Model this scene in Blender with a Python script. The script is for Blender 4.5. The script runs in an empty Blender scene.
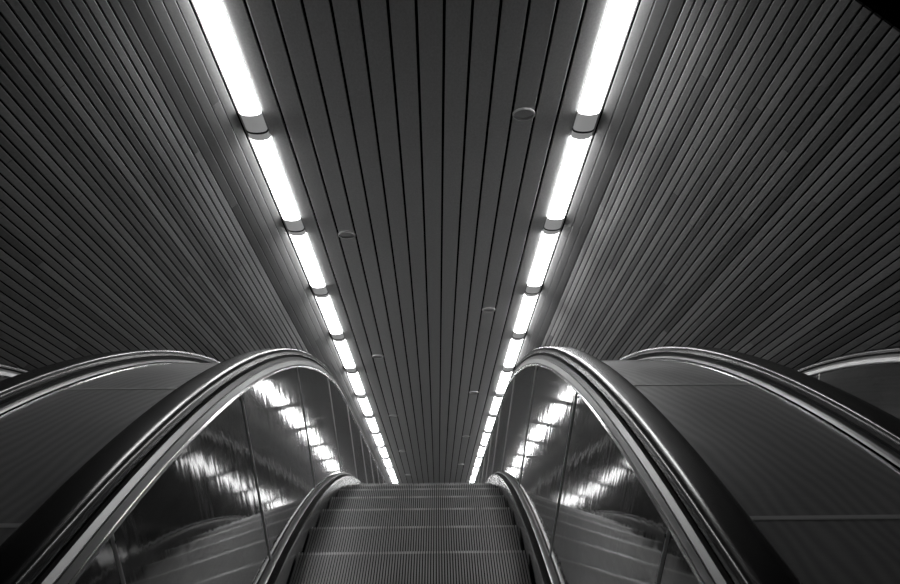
import bpy, math, random
from mathutils import Matrix, Vector
random.seed(11)
sc = bpy.context.scene
C = sc.collection

# ------------------------------------------------------------------ geometry of the place
Y0, R = 1.856, 10.13              # start and radius of the bend from landing to 30 degree incline
A = math.radians(30)
SA, CA = math.sin(A), math.cos(A)
LANE = 2.20                       # distance between escalator centre lines
CUT = 0.975                        # where the sloping ceiling starts
S_END = 34.0

def path(s, h):                   # point above the step line at arc length s and normal height h
    th = min(max(s / R, 0), A)
    L = R * A
    if s < 0: y, z = Y0 + s, 0.0
    else:
        y = Y0 + R * math.sin(th) + (max(s - L, 0)) * CA
        z = -R * (1 - math.cos(th)) - (max(s - L, 0)) * SA
    return y + h * math.sin(th), z + h * math.cos(th)

def ceil(s, n):                   # frame of the sloping ceiling
    return Y0 + s * CA + n * SA, -s * SA + n * CA

# ------------------------------------------------------------------ materials
def nodes(name):
    m = bpy.data.materials.new(name); m.use_nodes = True
    nt = m.node_tree
    return m, nt, nt.nodes['Principled BSDF']

def simple(name, g, rough=.5, metal=0.0, spec=.5, coat=0.0, noise=0.0, nscale=8.0, stretch=(1, 1, 1)):
    m, nt, b = nodes(name)
    b.inputs['Base Color'].default_value = (g, g, g, 1)
    b.inputs['Roughness'].default_value = rough
    b.inputs['Metallic'].default_value = metal
    b.inputs['Specular IOR Level'].default_value = spec
    b.inputs['Coat Weight'].default_value = coat
    if noise:
        tc = nt.nodes.new('ShaderNodeTexCoord'); mp = nt.nodes.new('ShaderNodeMapping')
        mp.inputs['Scale'].default_value = stretch
        nz = nt.nodes.new('ShaderNodeTexNoise'); nz.inputs['Scale'].default_value = nscale
        nz.inputs['Detail'].default_value = 4
        nt.links.new(tc.outputs['Object'], mp.inputs['Vector']); nt.links.new(mp.outputs['Vector'], nz.inputs['Vector'])
        mr = nt.nodes.new('ShaderNodeMapRange')
        mr.inputs['To Min'].default_value = g * (1 - noise); mr.inputs['To Max'].default_value = g * (1 + noise)
        nt.links.new(nz.outputs['Fac'], mr.inputs['Value'])
        nt.links.new(mr.outputs['Result'], b.inputs['Base Color'])
        m2 = nt.nodes.new('ShaderNodeMapRange')
        m2.inputs['To Min'].default_value = max(rough - .06, .02); m2.inputs['To Max'].default_value = rough + .08
        nt.links.new(nz.outputs['Fac'], m2.inputs['Value']); nt.links.new(m2.outputs['Result'], b.inputs['Roughness'])
    return m

def brushed(name, g, rough, aniso, streak, bump, bscale, vary=.25, uvscale=(1, 60, 1), metal=1.0, ripple=False):
    """brushed sheet steel; UV u runs along the escalator, v across the sheet"""
    m, nt, b = nodes(name)
    L = nt.links.new
    b.inputs['Metallic'].default_value = metal
    b.inputs['Anisotropic'].default_value = aniso
    tg = nt.nodes.new('ShaderNodeTangent'); tg.direction_type = 'UV_MAP'; tg.uv_map = 'UVMap'
    L(tg.outputs['Tangent'], b.inputs['Tangent'])
    uv = nt.nodes.new('ShaderNodeUVMap'); uv.uv_map = 'UVMap'
    mp = nt.nodes.new('ShaderNodeMapping'); mp.inputs['Scale'].default_value = uvscale
    L(uv.outputs['UV'], mp.inputs['Vector'])
    n1 = nt.nodes.new('ShaderNodeTexNoise'); n1.inputs['Scale'].default_value = streak; n1.inputs['Detail'].default_value = 3
    L(mp.outputs['Vector'], n1.inputs['Vector'])
    n2 = nt.nodes.new('ShaderNodeTexNoise'); n2.inputs['Scale'].default_value = 2.3; n2.inputs['Detail'].default_value = 3
    L(uv.outputs['UV'], n2.inputs['Vector'])
    ad = nt.nodes.new('ShaderNodeMath'); ad.operation = 'ADD'
    L(n1.outputs['Fac'], ad.inputs[0]); L(n2.outputs['Fac'], ad.inputs[1])
    mr = nt.nodes.new('ShaderNodeMapRange'); mr.inputs['From Min'].default_value = .6; mr.inputs['From Max'].default_value = 1.4
    mr.inputs['To Min'].default_value = g * (1 - vary); mr.inputs['To Max'].default_value = g * (1 + vary)
    L(ad.outputs[0], mr.inputs['Value'])
    if ripple:                      # fine wavy rolling marks in the sheet
        wv = nt.nodes.new('ShaderNodeTexWave'); wv.wave_type = 'RINGS'; wv.rings_direction = 'Z'
        wv.inputs['Scale'].default_value = 5.0; wv.inputs['Distortion'].default_value = 9.0
        wv.inputs['Detail'].default_value = 2.0; wv.inputs['Detail Scale'].default_value = .5
        mw = nt.nodes.new('ShaderNodeMapping'); mw.inputs['Scale'].default_value = (.55, 1.6, 1)
        L(uv.outputs['UV'], mw.inputs['Vector']); L(mw.outputs['Vector'], wv.inputs['Vector'])
        mq = nt.nodes.new('ShaderNodeMapRange'); mq.inputs['To Min'].default_value = .86; mq.inputs['To Max'].default_value = 1.14
        L(wv.outputs['Fac'], mq.inputs['Value'])
        mm = nt.nodes.new('ShaderNodeMath'); mm.operation = 'MULTIPLY'
        L(mr.outputs['Result'], mm.inputs[0]); L(mq.outputs['Result'], mm.inputs[1]); L(mm.outputs[0], b.inputs['Base Color'])
    else:
        L(mr.outputs['Result'], b.inputs['Base Color'])
    m2 = nt.nodes.new('ShaderNodeMapRange'); m2.inputs['From Min'].default_value = .6; m2.inputs['From Max'].default_value = 1.4
    m2.inputs['To Min'].default_value = rough * .75; m2.inputs['To Max'].default_value = rough * 1.3
    L(ad.outputs[0], m2.inputs['Value']); L(m2.outputs['Result'], b.inputs['Roughness'])
    if bump:
        n3 = nt.nodes.new('ShaderNodeTexNoise'); n3.inputs['Scale'].default_value = bscale; n3.inputs['Detail'].default_value = 2
        mp3 = nt.nodes.new('ShaderNodeMapping'); mp3.inputs['Scale'].default_value = (5, .7, 1)
        L(uv.outputs['UV'], mp3.inputs['Vector']); L(mp3.outputs['Vector'], n3.inputs['Vector'])
        bp = nt.nodes.new('ShaderNodeBump'); bp.inputs['Strength'].default_value = 1; bp.inputs['Distance'].default_value = bump
        L(n3.outputs['Fac'], bp.inputs['Height']); L(bp.outputs['Normal'], b.inputs['Normal'])
    return m

def toned(name, g, rough, metal=0.0, spec=.4):
    """material multiplied by a tone value per board (attribute 'tone')"""
    m, nt, b = nodes(name)
    at = nt.nodes.new('ShaderNodeAttribute'); at.attribute_name = 'tone'
    tc = nt.nodes.new('ShaderNodeTexCoord'); mp = nt.nodes.new('ShaderNodeMapping')
    mp.inputs['Rotation'].default_value = (A, 0, 0)
    mp.inputs['Scale'].default_value = (60, 1.2, 60)
    nz = nt.nodes.new('ShaderNodeTexNoise'); nz.inputs['Scale'].default_value = 1.5; nz.inputs['Detail'].default_value = 4
    nt.links.new(tc.outputs['Object'], mp.inputs['Vector']); nt.links.new(mp.outputs['Vector'], nz.inputs['Vector'])
    mr = nt.nodes.new('ShaderNodeMapRange'); mr.inputs['To Min'].default_value = g * .75; mr.inputs['To Max'].default_value = g * 1.25
    nt.links.new(nz.outputs['Fac'], mr.inputs['Value'])
    mu = nt.nodes.new('ShaderNodeMath'); mu.operation = 'MULTIPLY'
    nt.links.new(mr.outputs['Result'], mu.inputs[0]); nt.links.new(at.outputs['Fac'], mu.inputs[1])
    nt.links.new(mu.outputs[0], b.inputs['Base Color'])
    b.inputs['Roughness'].default_value = rough; b.inputs['Metallic'].default_value = metal
    b.inputs['Specular IOR Level'].default_value = spec
    return m

def emit(name, g, st):
    m, nt, b = nodes(name)
    b.inputs['Base Color'].default_value = (.7, .7, .7, 1)
    b.inputs['Emission Color'].default_value = (g, g, g, 1)
    b.inputs['Emission Strength'].default_value = st
    return m

M = dict(
    rubber=simple('black rubber', .010, .21, spec=.5, noise=.2, nscale=3),
    panel=brushed('brushed steel panel', .20, .050, .65, 1.2, .0007, 3.0, .3, (1, 60, 1), .75),
    deck=brushed('dark brushed deck plate', .33, .40, .3, 1.0, .0006, 7.0, .12, (50, 1, 1), .15, True),
    skirt=simple('dark skirt steel', .045, .2, .85, noise=.1, nscale=2),
    strip=simple('joint cover metal', .75, .35, .15),
    mould=simple('skirt moulding metal', .6, .32, .7, noise=.15),
    guide=simple('guide strip metal', .36, .38, .9, noise=.08, nscale=2),
    flange=simple('flange steel', .36, .33, .85, noise=.10, nscale=2),
    alu=brushed('satin aluminium', .50, .26, .5, 1.0, 0, 1, .12),
    alubright=simple('polished aluminium', .75, .16, 1.0, noise=.08, nscale=5),
    dark=simple('black gap', .008, .6, spec=.2),
    tread=simple('worn aluminium tread', .36, .42, .75, noise=.45, nscale=3.2),
    nose=simple('rubbed tread edge', .55, .33, .75, noise=.45, nscale=7),
    wood=toned('dark stained lamella', .25, .5, spec=.2),
    strip_wood_shaded=toned('strip boards darkened as shade', .085, .5),  # lamella wood with the shade towards the corner put into its colour
    paint=toned('dark grey ceiling board', .50, .45),
    void=simple('black void', .004, .9, spec=.05),
    landing=simple('dark landing plaster', .03, .8, spec=.2, noise=.2),
    floor=simple('dark landing stone', .06, .35, noise=.4, nscale=6),
    tube=emit('lit diffuser', 1.0, 14.0),
    opal=emit('dim end of diffuser', 1.0, .16),  # faint emission stands for tube light spreading into the ends
    housing=simple('lamp housing', .35, .4, .4),
    rim=simple('downlight rim', .92, .4, .0),
    lens=simple('downlight lens', .35, .3),
)

# ------------------------------------------------------------------ mesh helpers
def mesh_obj(name, verts, faces, mat, parent=None, uvs=None, smooth=False, tones=None, mats=None, fm=None):
    me = bpy.data.meshes.new(name)
    me.from_pydata(verts, [], faces); 
    if uvs:
        l = me.uv_layers.new(name='UVMap')
        for p in me.polygons:
            for li in p.loop_indices: l.data[li].uv = uvs[me.loops[li].vertex_index]
    if tones:
        a = me.attributes.new('tone', 'FLOAT', 'FACE')
        for i, t in enumerate(tones): a.data[i].value = t
    for mm in (mats or [mat]): me.materials.append(mm)
    if fm:
        for p, i in zip(me.polygons, fm): p.material_index = i
    if smooth:
        for p in me.polygons: p.use_smooth = True
        me.set_sharp_from_angle(angle=math.radians(35))
    me.validate(); me.update()
    o = bpy.data.objects.new(name, me); C.objects.link(o)
    if parent: o.parent = parent
    return o

def sweep(name, prof, s0, s1, mat, parent=None, ds=.14, smooth=True, fn=path, closed=True, xoff=None):
    """prof: list of (x, h), a closed outline, carried along the escalator line"""
    if (prof[0][0] - prof[-1][0]) or True:
        area = sum(prof[i][0] * prof[(i + 1) % len(prof)][1] - prof[(i + 1) % len(prof)][0] * prof[i][1] for i in range(len(prof)))
        if area < 0: prof = prof[::-1]
    n = max(1, int(math.ceil((s1 - s0) / ds))); k = len(prof)
    V = []; U = []; F = []
    dist = [0]
    for i in range(k): dist.append(dist[-1] + math.dist(prof[i], prof[(i + 1) % k]))
    for i in range(n + 1):
        s = s0 + (s1 - s0) * i / n
        for j, (x, h) in enumerate(prof):
            y, z = fn(s, h); V.append((x, y, z)); U.append((s, dist[j]))
    for i in range(n):
        for j in range(k):
            a = i * k + j; b = i * k + (j + 1) % k
            F.append((a, b, b + k, a + k))
    F = [f[::-1] for f in F]
    F.append(tuple(range(k))); F.append(tuple(range(n * k, n * k + k))[::-1])
    return mesh_obj(name, V, F, mat, parent, U, smooth)

def boxverts(V, F, c0, c1):
    b = len(V); x0, y0, z0 = c0; x1, y1, z1 = c1
    V += [(x0, y0, z0), (x1, y0, z0), (x1, y1, z0), (x0, y1, z0), (x0, y0, z1), (x1, y0, z1), (x1, y1, z1), (x0, y1, z1)]
    F += [tuple(b + i for i in f) for f in ((0, 3, 2, 1), (4, 5, 6, 7), (0, 1, 5, 4), (1, 2, 6, 5), (2, 3, 7, 6), (3, 0, 4, 7))]

def tag(o, label=None, cat=None, group=None, kind=None):
    if label: o['label'] = label
    if cat: o['category'] = cat
    if group: o['group'] = group
    if kind: o['kind'] = kind
    return o

def empty(name, loc=(0, 0, 0)):
    e = bpy.data.objects.new(name, None); e.location = loc; e.empty_display_size = .3
    C.objects.link(e); return e

def copy_tree(o, parent=None, dx=0.0):
    c = o.copy(); C.objects.link(c)
    if parent: c.parent = parent
    for ch in [q for q in bpy.data.objects if q.parent == o]: copy_tree(ch, c)
    return c

def mir(prof, sg): return [(x * sg, h) for x, h in prof]

# ------------------------------------------------------------------ one escalator
SB, SE = -2.75, 33.0
def thick(pts, t):                # open polyline -> closed strip, thickness outward (+x side)
    return pts + [(x + t, h) for x, h in reversed(pts)]

JOINTS = [.10 + 1.315 * k for k in range(-2, 25)]

def step_mesh():
    V = []; F = []; fm = []
    W, D = .494, .400
    def add(c0, c1, mi):
        n0 = len(F); boxverts(V, F, c0, c1); fm.extend([mi] * (len(F) - n0))
    add((-W, -D, -.035), (W, -.004, -.010), 2)                      # tread plate, coloured black to put shade into the rib grooves
    nr = 84; p = 2 * W / nr
    for i in range(nr):
        x = -W + i * p
        edge = i == 0 or i == nr - 1
        w = p * .50
        add((x, -D, -.011), (x + w, -.022, 0), 0)
        add((x, -.0225, -.012), (x + w, 0, -.0008), 1)
    # curved ribbed riser on the downhill side
    prof = [(-.002 - .10 * (1 - math.cos(t)) * .55, -.010 - .24 * t / 1.2) for t in [0, .2, .4, .6, .8, 1.0, 1.2]]
    for i in range(nr):
        x = -W + i * p; w = p * .52; b = len(V)
        for (y, z) in prof:
            V += [(x, y, z), (x + w, y, z), (x + w, y - .012, z), (x, y - .012, z)]
        for j in range(len(prof) - 1):
            a = b + j * 4
            for q in range(4):
                F.append((a + q, a + (q + 1) % 4, a + 4 + (q + 1) % 4, a + 4 + q)); fm.append(0)
    b = len(V)
    for (y, z) in prof: V += [(-W, y - .010, z), (W, y - .010, z)]
    for j in range(len(prof) - 1):
        F.append((b + 2 * j, b + 2 * j + 1, b + 2 * j + 3, b + 2 * j + 2)); fm.append(0)
    add((-W, -.30, -.12), (W, -.06, -.034), 0)
    me_o = mesh_obj('step', V, F, None, mats=[M['tread'], M['nose'], M['dark']], fm=fm)
    return me_o

def build_escalator():
    root = empty('escalator', (0, 0, 0))
    for sg in (-1, 1):
        # skirt beside the steps
        sweep('skirt_panel', mir([(.5035, -.26), (.5035, .040), (.510, .054), (.534, .066), (.550, .066), (.550, -.26)], sg), SB, SE, M['skirt'], root)
        sweep('skirt_moulding', mir([(.533, .060), (.535, .069), (.542, .074), (.556, .075), (.563, .070), (.563, .055)], sg), SB, SE, M['mould'], root)
        # leaning panels between joint strips
        js = [SB] + JOINTS + [SE]
        lx0, lh0, lx1, lh1 = .562, .072, .669, .745
        for a, b in zip(js[:-1], js[1:]):
            sweep('balustrade_panel', mir([(lx0, lh0), (lx1, lh1), (lx1 + .012, lh1), (lx0 + .012, lh0)], sg), a + .004, b - .004, M['panel'], root)
        for a in JOINTS:
            V = []; F = []; q_ = [-.009, -.0075, -.004, 0, .004, .0075, .009]
            for (bx, bh) in ((lx0, lh0), (lx1, lh1)):
                for q in q_:
                    y, z = path(a + q, bh)
                    V.append(((bx + .001 - .006 * math.sqrt(max(0, 1 - (q / .009) ** 2))) * sg, y, z))
            k = len(q_)
            for m_ in range(k - 1):
                F.append((m_, m_ + 1, m_ + 1 + k, m_ + k) if sg < 0 else (m_, m_ + k, m_ + 1 + k, m_ + 1))
            F.append((0, k, 2 * k - 1, k - 1)); F.append(tuple(range(k))); F.append(tuple(range(k, 2 * k)))
            st = mesh_obj('joint_strip', V, F, M['strip'], root, smooth=True)
            V = []; F = []
            y, z = path(a, lh1 - .022)
            ex = (lx1 - .010) * sg
            boxverts(V, F, (min(ex, ex - .004 * sg), y - .004, z - .004), (max(ex, ex - .002 * sg), y + .004, z + .004))
            mesh_obj('screw', V, F, M['dark'], st)
        # lip, upper flange, guide strips
        sweep('panel_lip', mir([(.663, .742), (.661, .748), (.664, .754), (.672, .756), (.684, .750), (.684, .742)], sg), SB, SE, M['alubright'], root)
        sweep('upper_flange', mir([(.668, .755), (.6735, .7775), (.690, .7775), (.690, .755)], sg), SB, SE, M['flange'], root)
        sweep('guide_strip', mir([(.6755, .779), (.6755, .783), (.687, .797), (.700, .797), (.700, .779)], sg), SB, SE, M['guide'], root)
        sweep('rail_core', mir([(.705, .770), (.705, .8255), (.797, .8255), (.797, .770)], sg), SB, SE, M['dark'], root)
        sweep('guide_strip', mir([(.785, .776), (.785, .796), (.822, .782), (.824, .776)], sg), SB, SE, M['mould'], root)
        sweep('outer_lip', mir([(.826, .763), (.826, .768), (.830, .771), (.835, .769), (.836, .763)], sg), SB, SE, M['alubright'], root)
        # handrail: C section with domed top
        c = .753; hw = .059
        top = [(c - hw, .824), (c - hw + .002, .832), (c - hw + .007, .8385), (c - hw + .015, .8432), (c - .025, .8446), (c, .8449), (c + .025, .8446),
               (c + hw - .015, .8432), (c + hw - .007, .8385), (c + hw - .002, .832), (c + hw, .824)]
        prof = [(c - hw, .812)] + top + [(c + hw, .812), (c + hw - .008, .807), (c + hw - .013, .810), (c + hw - .013, .827), (c - hw + .013, .827), (c - hw + .013, .810), (c - hw + .008, .807)]
        sweep('handrail', mir(prof, sg), SB, SE, M['rubber'], root)
        # end plate of the balustrade towards the landing
        V = []; F = []
        x0, x1 = sorted((.50 * sg, .83 * sg))
        boxverts(V, F, (x0, Y0 + SB - .03, 0), (x1, Y0 + SB, .76))
        mesh_obj('end_plate', V, F, M['alu'], root)
    V = []; F = []
    boxverts(V, F, (-.5, Y0 + SB, -.03), (.5, .74, .004))
    mesh_obj('floor_plate', V, F, M['alu'], root)
    V = []; F = []
    for i in range(92):
        x = -.5 + i * 1.0 / 92
        boxverts(V, F, (x, .74, -.012), (x + .005, .80, .002))
    boxverts(V, F, (-.5, .72, -.03), (.5, .765, .0045))
    mesh_obj('comb_plate', V, F, M['alu'], root)
    st = step_mesh(); first = True
    for k in range(-6, 77):
        s = 1.71 + .405 * k
        o = st if first else st.copy()
        if not first: C.objects.link(o)
        first = False
        y, z = path(s, 0); o.location = (0, y, z); o.parent = root
    return root

esc = build_escalator()
tag(esc, 'middle escalator straight ahead, ribbed steps dropping between two black handrails', 'escalator', 'row of three escalators')
e2 = copy_tree(esc); e2.location = (-LANE, 0, 0)
tag(e2, 'escalator on the left, its black handrail curving along the left edge of the deck', 'escalator', 'row of three escalators')
e3 = copy_tree(esc); e3.location = (LANE, 0, 0)
tag(e3, 'escalator on the right, its far handrail and steel panel showing at the right edge', 'escalator', 'row of three escalators')

# ------------------------------------------------------------------ decks between and beside the escalators
ALPHA = math.radians(44.5); NCAM = .5575
DW = 3.30                          # distance of the sloping lamella wall from the camera's line
CORNER_R, CORNER_L = 1.519, 1.601
NC = 3.857
def wall_n(x):                     # height of the lamella slope at |x|
    return NCAM + (DW - x * math.sin(ALPHA)) / math.cos(ALPHA)
def wall_x(n): return (DW - (n - NCAM) * math.cos(ALPHA)) / math.sin(ALPHA)

def deck(name, x0, x1, label, outer=0):
    root = empty(name, ((x0 + x1) / 2, 0, 0)); tag(root, label, 'deck', 'steel decks beside the handrails')
    js = [SB] + JOINTS + [SE]
    for a, b in zip(js[:-1], js[1:]):
        V = []; F = []; U = []
        n = 12; m = 6
        for i in range(n + 1):
            s = a + .003 + (b - a - .006) * i / n
            y, z = path(s, .765); y2, z2 = path(s, .745)
            lo, hi = x0, x1
            if outer:
                nn = (y - Y0) * SA + z * CA
                lim = min(4.75, wall_x(nn) - .015)
                if outer > 0: hi = lim
                else: lo = -lim
            for j in range(m + 1):
                x = lo + (hi - lo) * j / m
                V.append((x, y, z)); U.append((s, x))
            for j in range(m + 1):
                x = lo + (hi - lo) * j / m
                V.append((x, y2, z2)); U.append((s, x))
        w = 2 * (m + 1)
        for i in range(n):
            for j in range(m):
                p = i * w + j
                F.append((p, p + 1, p + w + 1, p + w)); q = p + m + 1
                F.append((q, q + w, q + w + 1, q + 1))
            p = i * w; F.append((p, p + w, p + w + m + 1, p + m + 1))
            p = i * w + m; F.append((p, p + m + 1, p + w + m + 1, p + w))
        for p, fl in ((0, 0), (n * w, 1)):
            for j in range(m):
                f = (p + j, p + m + 1 + j, p + m + 2 + j, p + j + 1); F.append(f[::-1] if fl else f)
        V = [(x - root.location.x, y, z) for x, y, z in V]
        o = mesh_obj('deck_plate', V, F, M['deck'], root, U, True)
    for a in JOINTS:
        y, z = path(a, .765)
        nn = (y - Y0) * SA + z * CA; lo, hi = x0, x1
        if outer > 0: hi = min(4.75, wall_x(nn))
        if outer < 0: lo = -min(4.75, wall_x(nn))
        q = [(lo - root.location.x, .764), (lo - root.location.x, .768), (hi - root.location.x, .768), (hi - root.location.x, .764)]
        sweep('seam_strip', q, a - .008, a + .008, M['strip'], root, ds=.02, smooth=False)
    # closing face towards the landing
    V = []; F = []
    lo, hi = (x0, 4.75) if outer > 0 else (-4.75, x1) if outer < 0 else (x0, x1)
    boxverts(V, F, (lo - root.location.x, Y0 + SB - .03, 0), (hi - root.location.x, Y0 + SB - .002, .76))
    mesh_obj('end_plate', V, F, M['deck'], root, [(0, 0)] * len(V))
    return root
g = .837
deck('median_deck', g, LANE - g, 'dark steel deck right of the middle escalator, crossed by bright seams')
deck('median_deck', -LANE + g, -g, 'dark steel deck left of the middle escalator, crossed by faint seams')
deck('side_deck', LANE + g, 4.75, 'dark steel deck beyond the right escalator against the lamella wall', 1)
deck('side_deck', -4.75, -LANE - g, 'dark steel deck beyond the left escalator against the lamella wall', -1)

# ------------------------------------------------------------------ ceiling boards
TONE = (.68, 1.38)
def boards(name, spec, mat, kind_name=None):
    """spec: list of (p0, p1, lo, hi, depth) cross sections ((x,n),(x,n)) with random butt joints along s"""
    V = []; F = []; T = []
    for (p0, p1, nrm, lo, hi, seg, ch) in spec:
        s = lo - random.random() * seg * .8 if seg < 50 else lo
        while s < hi:
            e = s + (seg * random.uniform(.6, 1.4) if seg < 50 else 1e9)
            a = max(s, lo); b_ = min(e - .003, hi)
            s = e
            if b_ - a < .05: continue
            t = random.uniform(*TONE) if seg < 50 else random.uniform(.94, 1.06)
            dx, dn = p1[0] - p0[0], p1[1] - p0[1]
            # section: front face p0..p1 with chamfers, body going back along nrm
            c = ch; ec = .07 if seg < 50 else .02
            sec = [(p0[0] + nrm[0] * .014, p0[1] + nrm[1] * .014), (p0[0] + nrm[0] * c, p0[1] + nrm[1] * c),
                   (p0[0] + dx * ec, p0[1] + dn * ec), (p1[0] - dx * ec, p1[1] - dn * ec),
                   (p1[0] + nrm[0] * c, p1[1] + nrm[1] * c), (p1[0] + nrm[0] * .014, p1[1] + nrm[1] * .014)]
            k = len(sec); bb = len(V)
            area = sum(sec[i][0] * sec[(i + 1) % k][1] - sec[(i + 1) % k][0] * sec[i][1] for i in range(k))
            if area < 0: sec = sec[::-1]
            for ss in (a, b_):
                for (x, n) in sec:
                    y, z = ceil(ss, n); V.append((x, y, z))
            for j in range(k):
                F.append((bb + j, bb + j + k, bb + (j + 1) % k + k, bb + (j + 1) % k)); T.append(t)
            F.append(tuple(range(bb, bb + k))); T.append(t)
            F.append(tuple(range(bb + k, bb + 2 * k))[::-1]); T.append(t)
    o = mesh_obj(name, V, F, mat, None, tones=T)
    o['kind'] = 'structure'
    return o

# centre: broad metal boards
spec = []
P_ = .168
for i in range(-6, 6):
    spec.append(((i * P_ + .0095, NC), ((i + 1) * P_ - .0095, NC), (0, 1), CUT, S_END, 99, .002))
for sg in (-1, 1):
    a, b_ = sorted((sg * (6 * P_ + .0095), sg * 1.135))
    spec.append(((a, NC), (b_, NC), (0, 1), CUT, S_END, 99, .001))
centre = boards('ceiling', spec, M['paint'])
# lamella: a flat strip beyond each light row, then the slope down to the outer decks
PL = .0545; GAP = .0105
for nm, sg, cx in (('trim_1', -1, CORNER_L), ('trim_2', 1, CORNER_R)):
    spec = []
    n = int((cx - 1.33) / PL + .5); pp = (cx - 1.33) / n
    for i in range(n):
        a = 1.33 + i * pp
        k_ = (wall_n(cx) - NC) / (cx - 1.33); nn_ = math.hypot(1, k_)
        spec.append(((sg * (a + .0015), NC + k_ * (a + .0015 - 1.33)), (sg * (a + pp - .0015), NC + k_ * (a + pp - .0015 - 1.33)), (-sg * k_ / nn_, 1 / nn_), CUT, S_END, 4.5, .0016))
    boards(nm, spec, M['strip_wood_shaded'])
for nm, sg, cx in (('wall_left', -1, CORNER_L), ('wall_right', 1, CORNER_R)):
    spec = []
    dx, dn = math.cos(ALPHA), -math.sin(ALPHA)
    n0 = wall_n(cx)
    L = (4.75 - cx) / dx
    for i in range(int(L / PL)):
        w0 = i * PL + GAP / 2; w1 = (i + 1) * PL - GAP / 2
        spec.append(((sg * (cx + dx * w0), n0 + dn * w0), (sg * (cx + dx * w1), n0 + dn * w1), (sg * math.sin(ALPHA), math.cos(ALPHA)), CUT, S_END, 4.5, .0016))
    TONE = (.65, 1.3) if sg < 0 else (.85, 1.85)  # right wall boards get a lighter tone range than the left
    boards(nm, spec, M['wood'])
# black backing above all boards
def quad_strip(name, prof, s0, s1, mat):
    V = []; F = []
    for s in (s0, s1):
        for (x, n) in prof: y, z = ceil(s, n); V.append((x, y, z))
    k = len(prof)
    for j in range(k - 1): F.append((j, j + 1, j + 1 + k, j + k))
    o = mesh_obj(name, V, F, mat); o['kind'] = 'structure'
    so = o.modifiers.new('thickness', 'SOLIDIFY'); so.thickness = .03; so.offset = 1
    return o
off = .016
def wl(x, sg, cx): return (sg * (x + off * math.sin(ALPHA)), wall_n(x) + off * math.cos(ALPHA))
prof = [wl(4.78, -1, 0), wl(CORNER_L, -1, 0), (-CORNER_L, NC + .09), (CORNER_R, NC + .09), wl(CORNER_R, 1, 0), wl(4.78, 1, 0)]
backing = quad_strip('trim_3', prof, CUT, S_END, M['void'])

# ------------------------------------------------------------------ light rows
PITCH = 1.905; FIRST = 1.545
ORD = ['first', 'second', 'third', 'fourth', 'fifth', 'sixth', 'seventh', 'eighth', 'ninth', 'tenth', 'eleventh', 'twelfth', 'thirteenth', 'fourteenth', 'fifteenth', 'sixteenth']
def trough(s0, s1, hw, dep, lift, n=10, cap=True):
    """half-round diffuser bulging down, along s, centred x=0, local frame s->y, n->z"""
    V = []; F = []
    for s in (s0, s1):
        for j in range(n + 1):
            t = math.pi * j / n
            V.append((-hw * math.cos(t), s, lift - dep * math.sin(t) ** .75))
    k = n + 1
    for j in range(n): F.append((j, j + 1, j + 1 + k, j + k))
    F.append(tuple(range(k))[::-1]); F.append(tuple(range(k, 2 * k)))
    F.append((0, k, 2 * k - 1, k - 1))
    return V, F
HW, DEP, LIFT = .080, .036, .004
def build_lamp():
    root = empty('strip_light')
    V = []; F = []
    boxverts(V, F, (-.093, .004, .002), (.093, PITCH - .004, .05))
    mesh_obj('housing', V, F, M['housing'], root)
    V, F = trough(.10, PITCH - .27, HW, DEP, LIFT); mesh_obj('diffuser', V, F, M['tube'], root, smooth=True)
    for a, b_ in ((.007, .10), (PITCH - .27, PITCH - .023)):
        V, F = trough(a, b_, HW, DEP, LIFT); mesh_obj('diffuser_end', V, F, M['opal'], root, smooth=True)
    V, F = trough(PITCH - .022, PITCH - .0005, HW + .004, DEP + .004, LIFT); mesh_obj('joint_ring', V, F, M['dark'], root, smooth=True)
    root.rotation_euler = (-A, 0, 0)
    return root
lamp = build_lamp(); first = True
for side, sg in (('left', -1), ('right', 1)):
    for k in range(15):
        o = lamp if first else copy_tree(lamp)
        first = False
        y, z = ceil(FIRST + PITCH * k, NC)
        o.location = (sg * 1.227, y, z)
        lab = 'glowing strip light, %s from the top of the photo in the %s row' % (ORD[k], side)
        tag(o, lab, 'light', 'fluorescent strip lights in the %s row' % side)

# ------------------------------------------------------------------ round downlights
def ring(r0, r1, z0, z1, n=40):
    V = []; F = []
    for j in range(n):
        c, s = math.cos(2 * math.pi * j / n), math.sin(2 * math.pi * j / n)
        V += [(r0 * c, r0 * s, z0), (r1 * c, r1 * s, z0), (r1 * c, r1 * s, z1), (r0 * c, r0 * s, z1)]
    for j in range(n):
        a = 4 * j; b_ = 4 * ((j + 1) % n)
        for q in range(4): F.append((a + q, a + (q + 1) % 4, b_ + (q + 1) % 4, b_ + q))
    return V, F
def build_down():
    root = empty('downlight')
    V, F = ring(.073, .083, -.016, .0); mesh_obj('rim', V, F, M['rim'], root, smooth=True)
    V = []; n = 36
    for z in (-.003, -.0005):
        V += [(.068 * math.cos(2 * math.pi * j / n), .068 * math.sin(2 * math.pi * j / n), z) for j in range(n)]
    F = [tuple(range(n))[::-1], tuple(range(n, 2 * n))] + [(j, (j + 1) % n, n + (j + 1) % n, n + j) for j in range(n)]
    mesh_obj('lens', V, F, M['lens'], root)
    root.rotation_euler = (-A, 0, 0)
    return root
dl = build_down(); first = True
for side, sg, lst in (('left', -1, (5.49, 10.17, 14.80, 19.45, 24.1)), ('right', 1, (3.21, 7.93, 12.70, 17.31, 21.9))):
    for k, s in enumerate(lst):
        o = dl if first else copy_tree(dl)
        first = False
        y, z = ceil(s, NC)
        o.location = (sg * 4.5 * P_, y, z)
        tag(o, 'round unlit ceiling light with pale rim, %s from the top on the %s side' % (ORD[k], side), 'downlight', 'round lights in the %s ceiling boards' % side)

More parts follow.
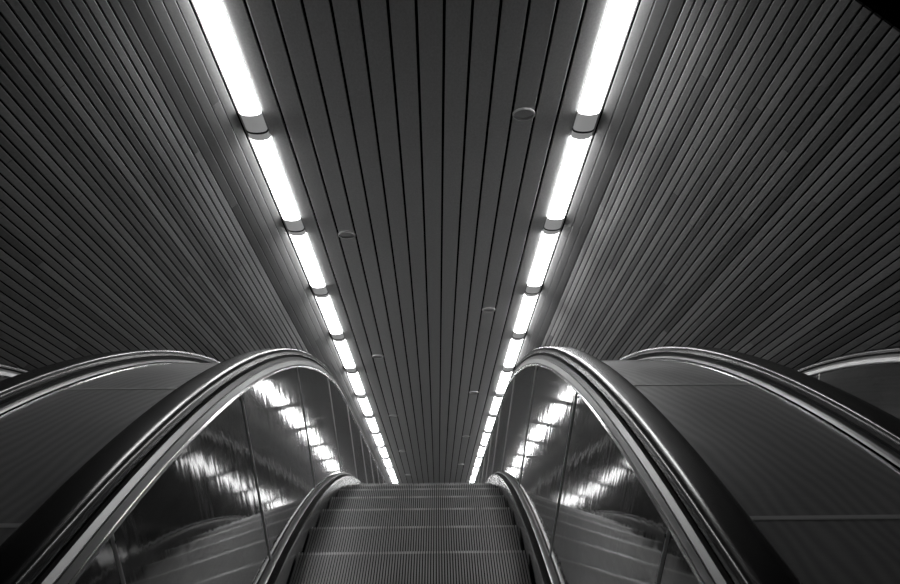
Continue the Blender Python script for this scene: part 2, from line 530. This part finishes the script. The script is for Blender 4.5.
# ------------------------------------------------------------------ landing hall around and behind the camera
def block(name, c0, c1, mat):
    V = []; F = []; boxverts(V, F, c0, c1)
    o = mesh_obj(name, V, F, mat); o['kind'] = 'structure'; return o
YB = -7.0
yc, zc = ceil(CUT, NC + .016)
block('floor', (-4.9, YB, -.12), (4.9, Y0 + SB - .03, -.001), M['floor'])
block('trim_4', (-4.9, YB, zc + .09), (4.9, yc - .05, zc + .2), M['landing'])     # landing ceiling
block('wall_back', (-4.9, YB - .1, -.1), (4.9, YB, zc + .2), M['landing'])
for nm, a, b_ in (('trim_5', -4.95, -4.80), ('trim_6', 4.80, 4.95)):
    block(nm, (a, YB, -6.5), (b_, yc + 3.5, zc + .2), M['landing'])
# dark end face of the lamella slope, towards the landing
for nm, sg, cx in (('trim_7', -1, CORNER_L), ('trim_8', 1, CORNER_R)):
    pts = [(cx, NC + .2), (cx, wall_n(cx) + .03), (4.78, wall_n(4.78) + .03), (4.78, NC + .2)]
    V = []; 
    for s in (CUT - .02, CUT + .02):
        for (x, n) in pts: y, z = ceil(s, n); V.append((sg * x, y, z))
    F = [(0, 1, 2, 3), (7, 6, 5, 4)] + [(j, j + 4, (j + 1) % 4 + 4, (j + 1) % 4) for j in range(4)]
    o = mesh_obj(nm, V, F, M['void']); o['kind'] = 'structure'

# added fill light, unseen behind the camera, to brighten the near decks
la = bpy.data.lights.new('landing_fill', 'AREA'); la.shape = 'RECTANGLE'; la.size = 5; la.size_y = .3; la.energy = 30
lo_ = bpy.data.objects.new('landing_fill', la); C.objects.link(lo_); lo_.location = (0, -3.2, zc - .05)

# ------------------------------------------------------------------ world and camera
w = bpy.data.worlds.new('World'); sc.world = w; w.use_nodes = True
w.node_tree.nodes['Background'].inputs[0].default_value = (.02, .02, .02, 1)
w.node_tree.nodes['Background'].inputs[1].default_value = .2
f, pit, yaw, roll, xc, Zc = 883.06, .1964, .0159, .0028, .1095, 1.7152
Ry = Matrix(((math.cos(yaw), -math.sin(yaw), 0), (math.sin(yaw), math.cos(yaw), 0), (0, 0, 1)))
Rp = Matrix(((1, 0, 0), (0, math.cos(pit), -math.sin(pit)), (0, math.sin(pit), math.cos(pit))))
Rr = Matrix(((math.cos(roll), 0, -math.sin(roll)), (0, 1, 0), (math.sin(roll), 0, math.cos(roll))))
Mx = Rr @ Rp @ Ry
right, fwd, up = Mx[0], Mx[1], Mx[2]
cam = bpy.data.cameras.new('camera'); co = bpy.data.objects.new('camera', cam); C.objects.link(co)
rot = Matrix((right, up, -fwd)).transposed()
co.matrix_world = Matrix.Translation((xc, 0, Zc)) @ rot.to_4x4()
cam.sensor_width = 36; cam.lens = f / 900 * 36; cam.clip_start = .02
sc.camera = co
sc.view_settings.view_transform = 'Standard'; sc.view_settings.look = 'None'
sc.view_settings.gamma = 1; sc.view_settings.use_curve_mapping = False
sc.view_settings.exposure = 0.1
